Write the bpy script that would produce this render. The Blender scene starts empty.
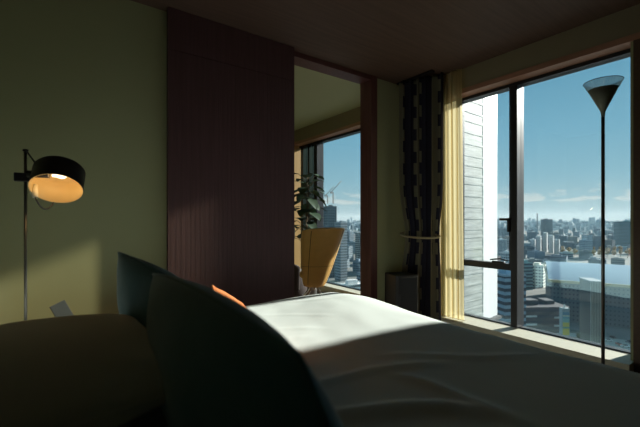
import bpy, bmesh, math, random
from mathutils import Vector, Matrix, Euler, noise
random.seed(7)
PI = math.pi
S = bpy.context.scene
COL = S.collection
F = 365.0                      # focal length in pixels of the 640 px frame
HOR = 219.0                    # horizon row
CAMZ = 1.10
cs, sn = math.cos(math.atan2(265, 365)), math.sin(math.atan2(265, 365))

def ray(px):
    u = (px - 320.0) / F
    return (sn + u * cs, cs - u * sn)

def at(px, t):
    d = ray(px)
    return (d[0] * t, d[1] * t)

# ------------------------------------------------------------------ materials
def newmat(name):
    m = bpy.data.materials.new(name)
    m.use_nodes = True
    nt = m.node_tree
    nt.nodes.clear()
    out = nt.nodes.new('ShaderNodeOutputMaterial')
    return m, nt, out

def N(nt, typ, **kw):
    n = nt.nodes.new(typ)
    for k, v in kw.items():
        if k in ('operation', 'blend_type', 'data_type', 'wave_type', 'bands_direction', 'feature', 'attribute_name', 'attribute_type', 'uv_map'):
            setattr(n, k, v)
        else:
            n.inputs[k.replace('_', ' ')].default_value = v
    return n

def math_(nt, op, a, b=None, c=None):
    n = nt.nodes.new('ShaderNodeMath')
    n.operation = op
    for i, v in enumerate((a, b, c)):
        if v is None:
            continue
        if isinstance(v, (int, float)):
            n.inputs[i].default_value = v
        else:
            nt.links.new(v, n.inputs[i])
    return n.outputs[0]

def mixcol(nt, fac, a, b):
    n = nt.nodes.new('ShaderNodeMix')
    n.data_type = 'RGBA'
    for i, v in ((0, fac), (6, a), (7, b)):
        if isinstance(v, (int, float)):
            n.inputs[i].default_value = v
        elif isinstance(v, tuple):
            n.inputs[i].default_value = (*v, 1) if len(v) == 3 else v
        else:
            nt.links.new(v, n.inputs[i])
    return n.outputs[2]

def mat(name, col, rough=.6, metal=0, var=.12, scale=8, bump=0, bscale=60, spec=.5, stretch=(1, 1, 1), sheen=0):
    m, nt, out = newmat(name)
    p = nt.nodes.new('ShaderNodeBsdfPrincipled')
    p.inputs['Roughness'].default_value = rough
    p.inputs['Metallic'].default_value = metal
    p.inputs['Specular IOR Level'].default_value = spec
    if sheen:
        p.inputs['Sheen Weight'].default_value = sheen
    tc = nt.nodes.new('ShaderNodeTexCoord')
    mp = nt.nodes.new('ShaderNodeMapping')
    mp.inputs['Scale'].default_value = stretch
    nt.links.new(tc.outputs['Object'], mp.inputs[0])
    no = nt.nodes.new('ShaderNodeTexNoise')
    no.inputs['Scale'].default_value = scale
    no.inputs['Detail'].default_value = 4
    nt.links.new(mp.outputs[0], no.inputs['Vector'])
    a = tuple(c * (1 - var) for c in col)
    b = tuple(min(1, c * (1 + var)) for c in col)
    nt.links.new(mixcol(nt, no.outputs['Fac'], a, b), p.inputs['Base Color'])
    if bump:
        n2 = nt.nodes.new('ShaderNodeTexNoise')
        n2.inputs['Scale'].default_value = bscale
        nt.links.new(mp.outputs[0], n2.inputs['Vector'])
        bp = nt.nodes.new('ShaderNodeBump')
        bp.inputs['Strength'].default_value = bump
        bp.inputs['Distance'].default_value = .01
        nt.links.new(n2.outputs['Fac'], bp.inputs['Height'])
        nt.links.new(bp.outputs[0], p.inputs['Normal'])
    nt.links.new(p.outputs[0], out.inputs[0])
    return m

def wood(name, col, axis=2, rough=.45):
    st = [14, 14, 14]
    st[axis] = .7
    return mat(name, col, rough, var=.35, scale=3, stretch=tuple(st), bump=.08, bscale=8)

M = {}
M['wall'] = mat('wall_paint', (.39, .405, .24), .85, var=.03, scale=3, bump=.03, bscale=120)
M['ceiling'] = wood('ceiling_board', (.108, .064, .050), 0, .7)
M['ceil2'] = mat('ceiling_plaster', (.50, .52, .33), .9, var=.03)
M['panel'] = wood('sliding_panel_veneer', (.092, .044, .050), 2, .6)
M['jamb'] = wood('jamb_wood', (.12, .045, .045), 2, .5)
M['head'] = wood('head_wood', (.42, .22, .15), 1, .5)
M['floor'] = wood('floor_board', (.17, .11, .075), 1, .4)
M['frame'] = mat('window_aluminium', (.022, .024, .030), .42, .2, var=.1)
M['sill'] = mat('sill_stone', (.60, .585, .47), .55, var=.06, scale=20)
M['duvet'] = mat('white_duvet_cotton', (.77, .83, .78), .9, var=.015, bump=.05, bscale=240, spec=.2)
M['pillow'] = mat('white_pillow_cotton', (.70, .70, .66), .9, var=.02, bump=.05, bscale=240, spec=.2)
M['navy'] = mat('teal_navy_fabric', (.075, .20, .265), .85, var=.12, scale=40, bump=.15, bscale=300, spec=.25, sheen=.3)
M['orange'] = mat('burnt_orange_fabric', (.66, .22, .07), .85, var=.1, scale=40, bump=.15, bscale=300, spec=.2)
M['leather'] = mat('tan_leather', (.74, .43, .13), .40, var=.1, scale=14, bump=.08, bscale=160)
M['seam'] = mat('dark_seam', (.09, .05, .025), .7)
M['chrome'] = mat('brushed_steel', (.55, .53, .48), .28, 1, var=.05)
M['black'] = mat('black_lacquer', (.012, .012, .016), .35, var=.1)
M['blackm'] = mat('black_metal', (.02, .02, .022), .45, .4, var=.1)
M['pole'] = mat('dark_steel_pole', (.16, .16, .15), .35, .6, var=.05)
M['lampin'] = mat('cream_enamel', (.56, .44, .23), .5, var=.02)
M['ivory'] = mat('ivory_plastic', (.62, .60, .48), .5, var=.03)
M['darkbox'] = mat('dark_laminate', (.014, .015, .018), .5, var=.1)
M['night'] = wood('walnut_veneer', (.10, .06, .04), 0, .5)
M['card'] = mat('grey_green_card', (.05, .055, .045), .9, var=.1)
M['carde'] = mat('card_border', (.09, .09, .075), .9, var=.05)
M['leaf'] = mat('fig_leaf', (.035, .070, .035), .55, var=.4, scale=12)
M['bark'] = mat('bark', (.14, .10, .06), .9, var=.3, scale=30)
M['pot'] = mat('grey_pot', (.16, .16, .15), .7, var=.1)
M['soil'] = mat('soil', (.035, .025, .018), 1, var=.3, scale=40)
M['darkfab'] = mat('dark_brown_fabric', (.040, .028, .025), .9, var=.15, scale=50)
M['tieback'] = mat('beige_rope', (.42, .37, .25), .8, var=.1, scale=60)
M['shade'] = mat('grey_green_shade', (.30, .33, .27), .5, .1, var=.05)
M['hw'] = mat('pale_bounce_headboard', (.45, .42, .36), .9, var=.1)  # unseen headboard, coloured pale to bounce light onto the cushion backs

def emis(name, col, st):
    m, nt, out = newmat(name)
    e = nt.nodes.new('ShaderNodeEmission')
    e.inputs[0].default_value = (*col, 1)
    e.inputs[1].default_value = st
    nt.links.new(e.outputs[0], out.inputs[0])
    return m
M['bulb'] = emis('bulb_glow', (1, .82, .58), 3.2)

def fres_out(nt):
    g = nt.nodes.new('ShaderNodeNewGeometry')
    ior = math_(nt, 'MULTIPLY_ADD', g.outputs['Backfacing'], 1 / 1.55 - 1.55, 1.55)
    fr = nt.nodes.new('ShaderNodeFresnel')
    nt.links.new(ior, fr.inputs[0])
    return fr.outputs[0]

def glass(name, tint, boost=1.0):
    m, nt, out = newmat(name)
    tr = nt.nodes.new('ShaderNodeBsdfTransparent')
    tr.inputs[0].default_value = (*tint, 1)
    gl = nt.nodes.new('ShaderNodeBsdfGlossy')
    gl.inputs['Roughness'].default_value = 0.0
    gl.inputs[0].default_value = (.62, .86, 1, 1)
    mx = nt.nodes.new('ShaderNodeMixShader')
    f = math_(nt, 'MULTIPLY', fres_out(nt), boost)
    nt.links.new(f, mx.inputs[0])
    nt.links.new(tr.outputs[0], mx.inputs[1])
    nt.links.new(gl.outputs[0], mx.inputs[2])
    nt.links.new(mx.outputs[0], out.inputs[0])
    return m
M['glass'] = glass('window_glass', (.96, .985, .985), 1.05)
M['glass_green'] = glass('green_tinted_glass', (.62, .74, .68), 1.2)

def ribbed_glass():
    m, nt, out = newmat('ribbed_frosted_glass')
    tr = nt.nodes.new('ShaderNodeBsdfTransparent')
    tr.inputs[0].default_value = (.9, .95, .95, 1)
    tl = nt.nodes.new('ShaderNodeBsdfTranslucent')
    tl.inputs[0].default_value = (.85, .90, .90, 1)
    df = nt.nodes.new('ShaderNodeBsdfGlossy')
    df.inputs['Roughness'].default_value = .3
    mx = nt.nodes.new('ShaderNodeMixShader')
    mx.inputs[0].default_value = .55
    nt.links.new(tr.outputs[0], mx.inputs[1])
    nt.links.new(tl.outputs[0], mx.inputs[2])
    m2 = nt.nodes.new('ShaderNodeMixShader')
    m2.inputs[0].default_value = .12
    nt.links.new(mx.outputs[0], m2.inputs[1])
    nt.links.new(df.outputs[0], m2.inputs[2])
    nt.links.new(m2.outputs[0], out.inputs[0])
    return m
M['ribbed'] = ribbed_glass()

def sheer_mat():
    m, nt, out = newmat('cream_sheer_fabric')
    tr = nt.nodes.new('ShaderNodeBsdfTransparent')
    tr.inputs[0].default_value = (1, .87, .62, 1)
    tl = nt.nodes.new('ShaderNodeBsdfTranslucent')
    tl.inputs[0].default_value = (.82, .73, .45, 1)
    df = nt.nodes.new('ShaderNodeBsdfDiffuse')
    df.inputs[0].default_value = (.82, .72, .45, 1)
    a = nt.nodes.new('ShaderNodeMixShader')
    a.inputs[0].default_value = .40
    nt.links.new(tl.outputs[0], a.inputs[1])
    nt.links.new(df.outputs[0], a.inputs[2])
    b = nt.nodes.new('ShaderNodeMixShader')
    b.inputs[0].default_value = .50
    nt.links.new(a.outputs[0], b.inputs[1])
    nt.links.new(tr.outputs[0], b.inputs[2])
    nt.links.new(b.outputs[0], out.inputs[0])
    return m
M['sheer'] = sheer_mat()

def curtain_mat():
    m, nt, out = newmat('stepped_pattern_curtain')
    p = nt.nodes.new('ShaderNodeBsdfPrincipled')
    p.inputs['Roughness'].default_value = .9
    p.inputs['Specular IOR Level'].default_value = .15
    uv = nt.nodes.new('ShaderNodeUVMap')
    uv.uv_map = 'UVMap'
    sx = nt.nodes.new('ShaderNodeSeparateXYZ')
    nt.links.new(uv.outputs[0], sx.inputs[0])
    row = math_(nt, 'FLOOR', math_(nt, 'DIVIDE', sx.outputs[1], .12))
    alt = math_(nt, 'MODULO', row, 2.0)
    off = math_(nt, 'MULTIPLY', alt, .045)
    fr = math_(nt, 'FRACT', math_(nt, 'DIVIDE', math_(nt, 'ADD', sx.outputs[0], off), .40))
    msk = math_(nt, 'LESS_THAN', fr, .34)
    nt.links.new(mixcol(nt, msk, (.030, .030, .048), (.19, .18, .125)), p.inputs['Base Color'])
    nt.links.new(p.outputs[0], out.inputs[0])
    return m
M['curtain'] = curtain_mat()

def facade(name, style, floor=3.4, bay=3.0, win=(.035, .06, .085), wfrac=(.2, .8), ffrac=(.3, .8), spec=.5, fixed=None):
    """walls take the object's own colour; window openings run round it in rows"""
    m, nt, out = newmat(name)
    p = nt.nodes.new('ShaderNodeBsdfPrincipled')
    tc = nt.nodes.new('ShaderNodeTexCoord')
    so = nt.nodes.new('ShaderNodeSeparateXYZ')
    nt.links.new(tc.outputs['Object'], so.inputs[0])
    sn_ = nt.nodes.new('ShaderNodeSeparateXYZ')
    nt.links.new(tc.outputs['Normal'], sn_.inputs[0])
    ax = math_(nt, 'ABSOLUTE', sn_.outputs[0])
    ay = math_(nt, 'ABSOLUTE', sn_.outputs[1])
    h = math_(nt, 'ADD', math_(nt, 'MULTIPLY', so.outputs[0], ay), math_(nt, 'MULTIPLY', so.outputs[1], ax))
    fz = math_(nt, 'FRACT', math_(nt, 'DIVIDE', so.outputs[2], floor))
    fh = math_(nt, 'FRACT', math_(nt, 'ADD', math_(nt, 'DIVIDE', h, bay), 100.0))
    mz = math_(nt, 'MULTIPLY', math_(nt, 'GREATER_THAN', fz, ffrac[0]), math_(nt, 'LESS_THAN', fz, ffrac[1]))
    mh = math_(nt, 'MULTIPLY', math_(nt, 'GREATER_THAN', fh, wfrac[0]), math_(nt, 'LESS_THAN', fh, wfrac[1]))
    side = math_(nt, 'LESS_THAN', math_(nt, 'ABSOLUTE', sn_.outputs[2]), .5)
    if style == 'ribbon':
        k = mz
    elif style == 'vertical':
        k = mh
    else:
        k = math_(nt, 'MULTIPLY', mz, mh)
    k = math_(nt, 'MULTIPLY', k, side)
    oi = nt.nodes.new('ShaderNodeObjectInfo')
    no = nt.nodes.new('ShaderNodeTexNoise')
    no.inputs['Scale'].default_value = .3
    nt.links.new(tc.outputs['Object'], no.inputs[0])
    base = mixcol(nt, math_(nt, 'MULTIPLY', no.outputs[0], .35), oi.outputs['Color'], (.2, .2, .2))
    nt.links.new(mixcol(nt, k, base, win), p.inputs['Base Color'])
    nt.links.new(math_(nt, 'MULTIPLY_ADD', k, -.55, .8), p.inputs['Roughness'])
    p.inputs['Specular IOR Level'].default_value = spec
    nt.links.new(p.outputs[0], out.inputs[0])
    return m
FAC = [facade('grid_facade', 'grid'), facade('ribbon_facade', 'ribbon', 3.6), facade('vertical_facade', 'vertical', bay=2.4, wfrac=(.35, .8)),
       facade('small_window_facade', 'grid', 3.1, 2.4, wfrac=(.3, .7), ffrac=(.35, .7))]
M['tower'] = None

def objcol_mat(name, rough=.8, metal=0):
    m, nt, out = newmat(name)
    p = nt.nodes.new('ShaderNodeBsdfPrincipled')
    p.inputs['Roughness'].default_value = rough
    p.inputs['Metallic'].default_value = metal
    oi = nt.nodes.new('ShaderNodeObjectInfo')
    tc = nt.nodes.new('ShaderNodeTexCoord')
    no = nt.nodes.new('ShaderNodeTexNoise')
    no.inputs['Scale'].default_value = .25
    nt.links.new(tc.outputs['Object'], no.inputs[0])
    nt.links.new(mixcol(nt, math_(nt, 'MULTIPLY', no.outputs[0], .3), oi.outputs['Color'], (.18, .18, .18)), p.inputs['Base Color'])
    nt.links.new(p.outputs[0], out.inputs[0])
    return m
M['plain'] = objcol_mat('painted_surface')

# ------------------------------------------------------------------ mesh builder
class MB:
    def __init__(s):
        s.v, s.f, s.sm, s.mi = [], [], [], []
        s.m = 0

    def add(s, vs, fs, smooth=False):
        o = len(s.v)
        s.v += [tuple(v) for v in vs]
        for f in fs:
            s.f.append([i + o for i in f])
            s.sm.append(smooth)
            s.mi.append(s.m)
        return s

    def box(s, x0, x1, y0, y1, z0, z1, rot=None):
        vs = [Vector((x, y, z)) for x in (x0, x1) for y in (y0, y1) for z in (z0, z1)]
        if rot is not None:
            c = Vector(((x0 + x1) / 2, (y0 + y1) / 2, (z0 + z1) / 2))
            vs = [rot @ (v - c) + c for v in vs]
        return s.add(vs, [(0, 1, 3, 2), (4, 6, 7, 5), (0, 4, 5, 1), (2, 3, 7, 6), (0, 2, 6, 4), (1, 5, 7, 3)])

    def bbox(s, x0, x1, y0, y1, z0, z1, b=.005, seg=2):
        bm = bmesh.new()
        bmesh.ops.create_cube(bm, size=1)
        for v in bm.verts:
            v.co = Vector(((x0 + x1) / 2 + v.co.x * (x1 - x0), (y0 + y1) / 2 + v.co.y * (y1 - y0), (z0 + z1) / 2 + v.co.z * (z1 - z0)))
        bmesh.ops.bevel(bm, geom=bm.edges[:], offset=b, segments=seg, affect='EDGES', profile=.5)
        bm.verts.index_update()
        s.add([v.co[:] for v in bm.verts], [[v.index for v in f.verts] for f in bm.faces])
        bm.free()
        return s

    def lathe(s, prof, n=32, mtx=None, smooth=True, cap0=False, cap1=False):
        vs = []
        for (r, z) in prof:
            for i in range(n):
                a = 2 * PI * i / n
                v = Vector((r * math.cos(a), r * math.sin(a), z))
                vs.append(mtx @ v if mtx is not None else v)
        fs = []
        for j in range(len(prof) - 1):
            for i in range(n):
                k = (i + 1) % n
                fs.append((j * n + i, j * n + k, (j + 1) * n + k, (j + 1) * n + i))
        s.add(vs, fs, smooth)
        o = len(s.v) - len(vs)
        if cap0:
            s.f.append([o + i for i in range(n)][::-1]); s.sm.append(False); s.mi.append(s.m)
        if cap1:
            q = o + (len(prof) - 1) * n
            s.f.append([q + i for i in range(n)]); s.sm.append(False); s.mi.append(s.m)
        return s

    def tube(s, pts, r, n=10, caps=True):
        pts = [Vector(p) for p in pts]
        rs = r if isinstance(r, (list, tuple)) else [r] * len(pts)
        vs = []
        up = Vector((0, 0, 1))
        pu = None
        for i, p in enumerate(pts):
            d = (pts[min(i + 1, len(pts) - 1)] - pts[max(i - 1, 0)]).normalized()
            if pu is None:
                ref = up if abs(d.z) < .9 else Vector((1, 0, 0))
                a = d.cross(ref).normalized()
            else:
                a = (pu - d * pu.dot(d)).normalized()
            pu = a
            b = d.cross(a)
            for k in range(n):
                t = 2 * PI * k / n
                vs.append(p + (a * math.cos(t) + b * math.sin(t)) * rs[i])
        fs = []
        for j in range(len(pts) - 1):
            for i in range(n):
                k = (i + 1) % n
                fs.append((j * n + i, j * n + k, (j + 1) * n + k, (j + 1) * n + i))
        s.add(vs, fs, True)
        if caps:
            o = len(s.v) - len(vs)
            s.f.append([o + i for i in range(n)][::-1]); s.sm.append(False); s.mi.append(s.m)
            q = o + (len(pts) - 1) * n
            s.f.append([q + i for i in range(n)]); s.sm.append(False); s.mi.append(s.m)
        return s

    def grid(s, fn, nu, nv, smooth=True, closeu=False):
        vs = [fn(i / nu, j / nv) for j in range(nv + 1) for i in range(nu + (0 if closeu else 1))]
        w = nu if closeu else nu + 1
        fs = []
        for j in range(nv):
            for i in range(nu):
                k = (i + 1) % w
                fs.append((j * w + i, j * w + k, (j + 1) * w + k, (j + 1) * w + i))
        return s.add(vs, fs, smooth)

    def build(s, name, mats, parent=None, loc=None, recalc=True):
        me = bpy.data.meshes.new(name)
        me.from_pydata(s.v, [], s.f)
        if not isinstance(mats, (list, tuple)):
            mats = [mats]
        for m in mats:
            me.materials.append(m)
        for i, p in enumerate(me.polygons):
            p.use_smooth = s.sm[i]
            p.material_index = s.mi[i]
        if recalc:
            bm = bmesh.new(); bm.from_mesh(me)
            bmesh.ops.recalc_face_normals(bm, faces=bm.faces[:])
            bm.to_mesh(me); bm.free()
        me.update()
        o = bpy.data.objects.new(name, me)
        COL.objects.link(o)
        if loc is not None:
            o.location = loc
        if parent is not None:
            o.parent = parent
        return o

def tag(o, label=None, cat=None, group=None, kind=None):
    if label: o['label'] = label
    if cat: o['category'] = cat
    if group: o['group'] = group
    if kind: o['kind'] = kind
    return o

def empty(name, loc=(0, 0, 0), rz=0):
    o = bpy.data.objects.new(name, None)
    o.empty_display_size = .1
    COL.objects.link(o)
    o.location = loc
    o.rotation_euler = (0, 0, rz)
    return o

def struct(name, mb, m, label):
    return tag(mb.build(name, m), label, 'room', None, 'structure')

# ------------------------------------------------------------------ room shell
CZ = 2.6          # ceiling height
WY = 2.79         # back wall plane
WX = 3.30         # window wall plane
GX = 3.47         # glass plane
X0, Y0 = -.75, -1.7
FY = 5.75         # end of the neighbouring room
S_floor = struct('floor', MB().box(X0, WX + .3, Y0, FY, -.1, 0), M['floor'], 'brown wooden floor under the bed')
S_ceil = struct('ceiling', MB().box(X0, WX + .3, Y0, WY + .06, CZ, CZ + .12), M['ceiling'], 'dark brown boarded ceiling over the bed')
struct('ceiling_far', MB().box(X0, WX + .3, WY + .06, FY, CZ, CZ + .12), M['ceil2'], 'pale green ceiling of the adjoining room seen through the opening')
struct('wall_head', MB().box(X0 - .12, X0, Y0, FY, 0, CZ), M['wall'], 'olive wall behind the head of the bed')
struct('wall_near', MB().box(X0, WX, Y0 - .12, Y0, 0, CZ), M['wall'], 'olive wall on the near side of the bed')
struct('wall_far', MB().box(X0, WX, FY, FY + .12, 0, CZ), M['wall'], 'end wall of the adjoining room')
OX0, OX1, OZ = 1.58, 2.665, 2.553
wb = MB().box(X0, OX0, WY, WY + .12, 0, CZ).box(OX1 + .01, WX, WY, WY + .12, 0, CZ).box(OX0, OX1, WY, WY + .12, OZ + .02, CZ)
struct('wall_back', wb, M['wall'], 'olive painted wall facing the camera, behind the bedside lamp')
# opening trim: header and right jamb of dark red wood
tj = MB().box(OX1, OX1 + .09, WY - .025, WY + .14, 0, CZ - .001)
for k in range(3):
    tj.box(OX1 - .003, OX1 + .002, WY + .01 + k * .035, WY + .014 + k * .035, 0, CZ - .06)
struct('trim_1', tj, M['jamb'], 'dark red wooden jamb on the right of the opening')
struct('trim_2', MB().box(OX0 - .1, OX1, WY - .02, WY + .14, OZ, CZ - .001), M['jamb'], 'dark red wooden header over the opening')
# window wall: lintel, curb under the glass, piers
lz = 2.40
def wallx(y0, y1, z0, z1):
    return MB().box(WX, WX + .22, y0, y1, z0, z1)
JY = 0.80         # right pier starts here (to -y)
LY = 2.265         # left end of the first window glass
AY0, AY1 = 3.02, 5.42
w = MB().box(WX, WX + .26, FY - .3, FY, lz, CZ).box(WX, WX + .26, Y0, JY, 0, lz).box(WX, WX + .26, LY + .06, AY0, 0, lz).box(WX, WX + .26, AY1, FY, 0, lz)
w.box(WX + .05, WX + .26, JY, LY + .06, -.02, .08).box(WX + .05, WX + .26, AY0, AY1, -.02, .08)
struct('wall_window', w, M['wall'], 'olive wall and lintel round the tall windows')
struct('trim_8', MB().box(WX - .004, WX + .26, Y0, FY - .3, lz, CZ), mat('brown_lintel', (.27, .235, .155), .8, var=.05), 'brownish lintel band between the ceiling and the window heads')
hd = MB().box(WX - .012, GX - .05, JY - .1, LY + .1, lz - .045, lz).box(WX - .012, GX - .05, AY0 - .05, AY1 + .05, lz - .045, lz)
struct('trim_3', hd, M['head'], 'reddish wooden band along the head of the windows')
struct('trim_4', MB().box(WX - .11, GX - .016, JY - .02, LY + .06, 0, .098), M['sill'], 'pale stone sill below the window beside the bed')
struct('trim_5', MB().box(WX - .02, GX - .016, AY0, AY1, 0, .098), M['sill'], 'pale stone sill below the window of the adjoining room')
rj = MB().box(WX - .012, GX + .06, JY - .12, JY - .018, 0, lz - .045)
struct('trim_6', rj, M['night'], 'dark brown jamb at the right end of the window')
struct('trim_7', MB().box(WX - .012, GX + .03, AY1 - .10, AY1 + .02, .099, lz - .045), mat('amber_wood', (.62, .40, .16), .45, var=.2, scale=3, stretch=(12, 12, .7)), 'amber wooden jamb at the far end of the adjoining room window')
struct('baseboard_back', MB().box(X0, OX0 - .02, WY - .012, WY, 0, .08).box(OX1 + .09, WX, WY - .012, WY, 0, .08), M['night'], 'dark baseboard along the olive wall')

# ------------------------------------------------------------------ windows
FB, FT = .085, 2.36     # frame bottom / top
GB, GT = .108, 2.325
def window(name, label, y0, y1, mulls, transom=None, panes_mat=None):
    """mulls: list of (ya, yb) mullion spans; panes between them"""
    root = empty(name, (GX, (y0 + y1) / 2, FB))
    tag(root, label, 'window', None, 'structure')
    inv = Vector(root.location)
    def L(mb):
        mb.v = [tuple(Vector(v) - inv) for v in mb.v]
        return mb
    fr = MB().box(GX - .015, GX + .05, y0, y1, FB, GB).box(GX - .05, GX + .05, y0, y1, GT, FT)
    fr.box(GX - .05, GX + .05, y0, y0 + .03, GB, GT).box(GX - .05, GX + .05, y1 - .03, y1, GB, GT)
    L(fr).build('window_frame', M['frame'], root)
    for (a, b) in mulls:
        L(MB().bbox(GX - .075, GX + .06, a, b, GB, GT, .004, 1)).build('mullion', M['frame'], root)
    edges = [y0 + .03] + [v for ab in mulls for v in ab] + [y1 - .03]
    for k in range(0, len(edges), 2):
        g = M['glass']
        if panes_mat: g = panes_mat[k // 2]
        L(MB().box(GX - .006, GX + .006, edges[k], edges[k + 1], GB, GT)).build('glass_pane', g, root)
    if transom:
        ya, yb, z0, z1 = transom
        L(MB().bbox(GX - .045, GX + .045, ya, yb, z0, z1, .004, 1)).build('transom', M['frame'], root)
        # hinged sash above the transom with its hardware
        s_ = MB().box(GX - .055, GX + .03, ya, ya + .022, z1, GT).box(GX - .055, GX + .03, yb - .022, yb, z1, GT)
        L(s_).build('sash_frame', M['frame'], root)
        h = MB().bbox(GX - .085, GX - .05, ya + .003, ya + .03, .98, 1.11, .005, 1).box(GX - .10, GX - .078, ya + .008, ya + .09, 1.085, 1.108)
        L(h).build('handle', M['blackm'], root)
        h = MB().bbox(GX - .085, GX - .05, yb - .035, yb - .006, .99, 1.12, .005, 1).box(GX - .10, GX - .078, yb - .028, yb - .012, .93, 1.06)
        L(h).build('handle', M['blackm'], root)
        q = MB().tube([(GX - .06, ya + .03, z1 + .03), (GX - .07, ya + .10, z1 + .045), (GX - .06, ya + .20, z1 + .028)], .007, 8).bbox(GX - .075, GX - .045, ya + .06, ya + .18, z1, z1 + .02, .004, 1)
        L(q).build('stay_arm', M['blackm'], root)
    return root

W1 = window('window_1', 'tall city window beside the foot of the bed', JY, LY + .005, [(1.632, 1.69)], (1.69, LY - .02, .62, .68))
W2 = window('window_2', 'tall window of the adjoining room seen through the opening', AY0, AY1 - .06, [(4.76, 4.85), (4.98, 5.03), (5.17, 5.24)], None,
            [M['glass'], M['glass_green'], M['glass_green'], M['glass']])

# ------------------------------------------------------------------ sliding door panel
dp = empty('door_1', (1.2, WY - .06, 0))
tag(dp, 'dark reddish wooden sliding door panel beside the opening', 'sliding door', None, 'structure')
DL, DR = .645, 1.69
p = MB()
p.box(DL - 1.2, DR - 1.2, -.022, .022, .012, 2.30)
q = p.build('door_panel', M['panel'], dp)
p = MB()
for i in range(30):
    x = DL - 1.2 + .02 + i * (DR - DL - .04) / 29
    p.box(x - .0012, x + .0012, -.0227, -.020, .03, 2.29)
p.build('groove_line', M['panel'], dp)
MB().box(DL - 1.2, DR - 1.2, -.022, .022, 2.303, CZ - .002).build('top_panel', M['panel'], dp)
hn = MB().bbox(DR - 1.2 - .001, DR - 1.2 + .012, -.016, .016, .92, 1.02, .004, 2)
hn.build('door_pull', M['chrome'], dp)

# ------------------------------------------------------------------ bed
BX0, BX1, BY0, BY1 = -.55, 1.76, -.35, 2.24
def duvet_z(x, y):
    z = .553
    ex = (BX1 - x) / .16
    ey = (BY1 - y) / .16
    ez = (y - BY0) / .16
    for e in (ex, ey, ez):
        if e < 1:
            e = max(e, 0)
            z -= .040 * (1 - e) ** 2.6
    # a soft dip across the middle
    z -= .030 * math.exp(-((x - .75) / .42) ** 2 - ((y - 1.25) / .35) ** 2)
    z += .046 * math.exp(-((x - 1.5) / .36) ** 2 - ((y - 1.74) / .33) ** 2)
    # folds
    def fold(x0, y0, x1, y1, h, w):
        dx, dy = x1 - x0, y1 - y0
        L = math.hypot(dx, dy)
        s = ((x - x0) * dx + (y - y0) * dy) / L
        d = ((x - x0) * dy - (y - y0) * dx) / L
        d += .02 * math.sin(s * 9 + x0 * 7)
        e = max(0, min(1, s / (.25 * L), (L - s) / (.25 * L)))
        e = e * e * (3 - 2 * e)
        return h * e * math.exp(-(d / w) ** 2)
    z += fold(.42, .98, 1.05, .52, .020, .035)
    z += fold(.45, .80, .95, .36, .022, .03)
    z += fold(.50, 1.12, 1.30, .82, .010, .03)
    z += fold(1.0, 1.10, 1.62, .62, .008, .03)
    z += fold(.60, 1.75, 1.15, 1.45, .0045, .010)
    z += fold(.80, 1.95, 1.30, 1.55, .003, .009)
    z += fold(.72, 1.55, 1.00, 1.42, .004, .009)
    z += fold(1.15, 2.05, 1.65, 1.75, .004, .02)
    z += fold(.95, .95, 1.05, .45, .010, .03)
    z += .006 * noise.noise(Vector((x * 2.6, y * 2.6, 3))) + .0025 * noise.noise(Vector((x * 8, y * 7, 9)))
    return z
bed = empty('bed', (.6, .95, 0))
tag(bed, 'wide bed under a smooth white duvet, half sunlit', 'bed')
mb = MB()
nx, ny = 150, 150
def duv(u, v):
    x = BX0 + (BX1 - BX0) * u
    y = BY0 + (BY1 - BY0) * v
    return (x - .6, y - .95, duvet_z(x, y))
mb.grid(duv, nx, ny)
# skirts of the duvet hanging down the foot and the two long sides
def skirt(fn, n):
    mb.grid(fn, n, 6)
dep = .30
skirt(lambda u, v: (BX1 - .6 + .012 * math.sin(v * PI) + .010 * math.sin(u * 40) * v, BY0 + (BY1 - BY0) * u - .95, duvet_z(BX1, BY0 + (BY1 - BY0) * u) - dep * v), 150)
skirt(lambda u, v: (BX0 + (BX1 - BX0) * u - .6, BY1 - .95 + .012 * math.sin(v * PI) + .010 * math.sin(u * 37) * v, duvet_z(BX0 + (BX1 - BX0) * u, BY1) - dep * v), 150)
skirt(lambda u, v: (BX0 + (BX1 - BX0) * u - .6, BY0 - .95 - .012 * math.sin(v * PI), duvet_z(BX0 + (BX1 - BX0) * u, BY0) - dep * v), 150)
dv = mb.build('duvet', M['duvet'], bed)
bmx = bmesh.new(); bmx.from_mesh(dv.data)
bmesh.ops.remove_doubles(bmx, verts=bmx.verts[:], dist=.0005)
bmesh.ops.recalc_face_normals(bmx, faces=bmx.faces[:])
bmx.to_mesh(dv.data); bmx.free()
MB().bbox(BX0 - .6, BX1 - .66, BY0 - .95 + .06, BY1 - .95 - .06, .24, .49, .05, 3).build('mattress', M['pillow'], bed)
MB().bbox(BX0 - .62, BX1 - .70, BY0 - .95 + .08, BY1 - .95 - .08, .08, .24, .01, 1).build('bed_base', M['night'], bed)
for sx in (BX0 - .5, BX1 - .8):
    for sy in (BY0 - .95 + .15, BY1 - .95 - .15):
        MB().lathe([(.03, 0), (.035, .08)], 14, Matrix.Translation((sx, sy, 0)), cap0=True, cap1=True).build('leg', M['black'], bed)
MB().bbox(X0 + .005 - .6, X0 + .12 - .6, BY0 - .95 - .1, BY1 - .95 + .08, .08, 1.0, .02, 2).build('headboard', M['hw'], bed)

def outline(a, b, W, H, pinch, k):
    """square to pillow outline: slightly hollow sides, rounded corners"""
    x = a * math.sqrt(max(0, 1 - k * b * b / 2)) / math.sqrt(1 - 0 * k)
    y = b * math.sqrt(max(0, 1 - k * a * a / 2))
    x *= 1 - pinch * (1 - b * b) * abs(a)
    y *= 1 - pinch * (1 - a * a) * abs(b)
    return W / 2 * x, H / 2 * y

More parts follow.
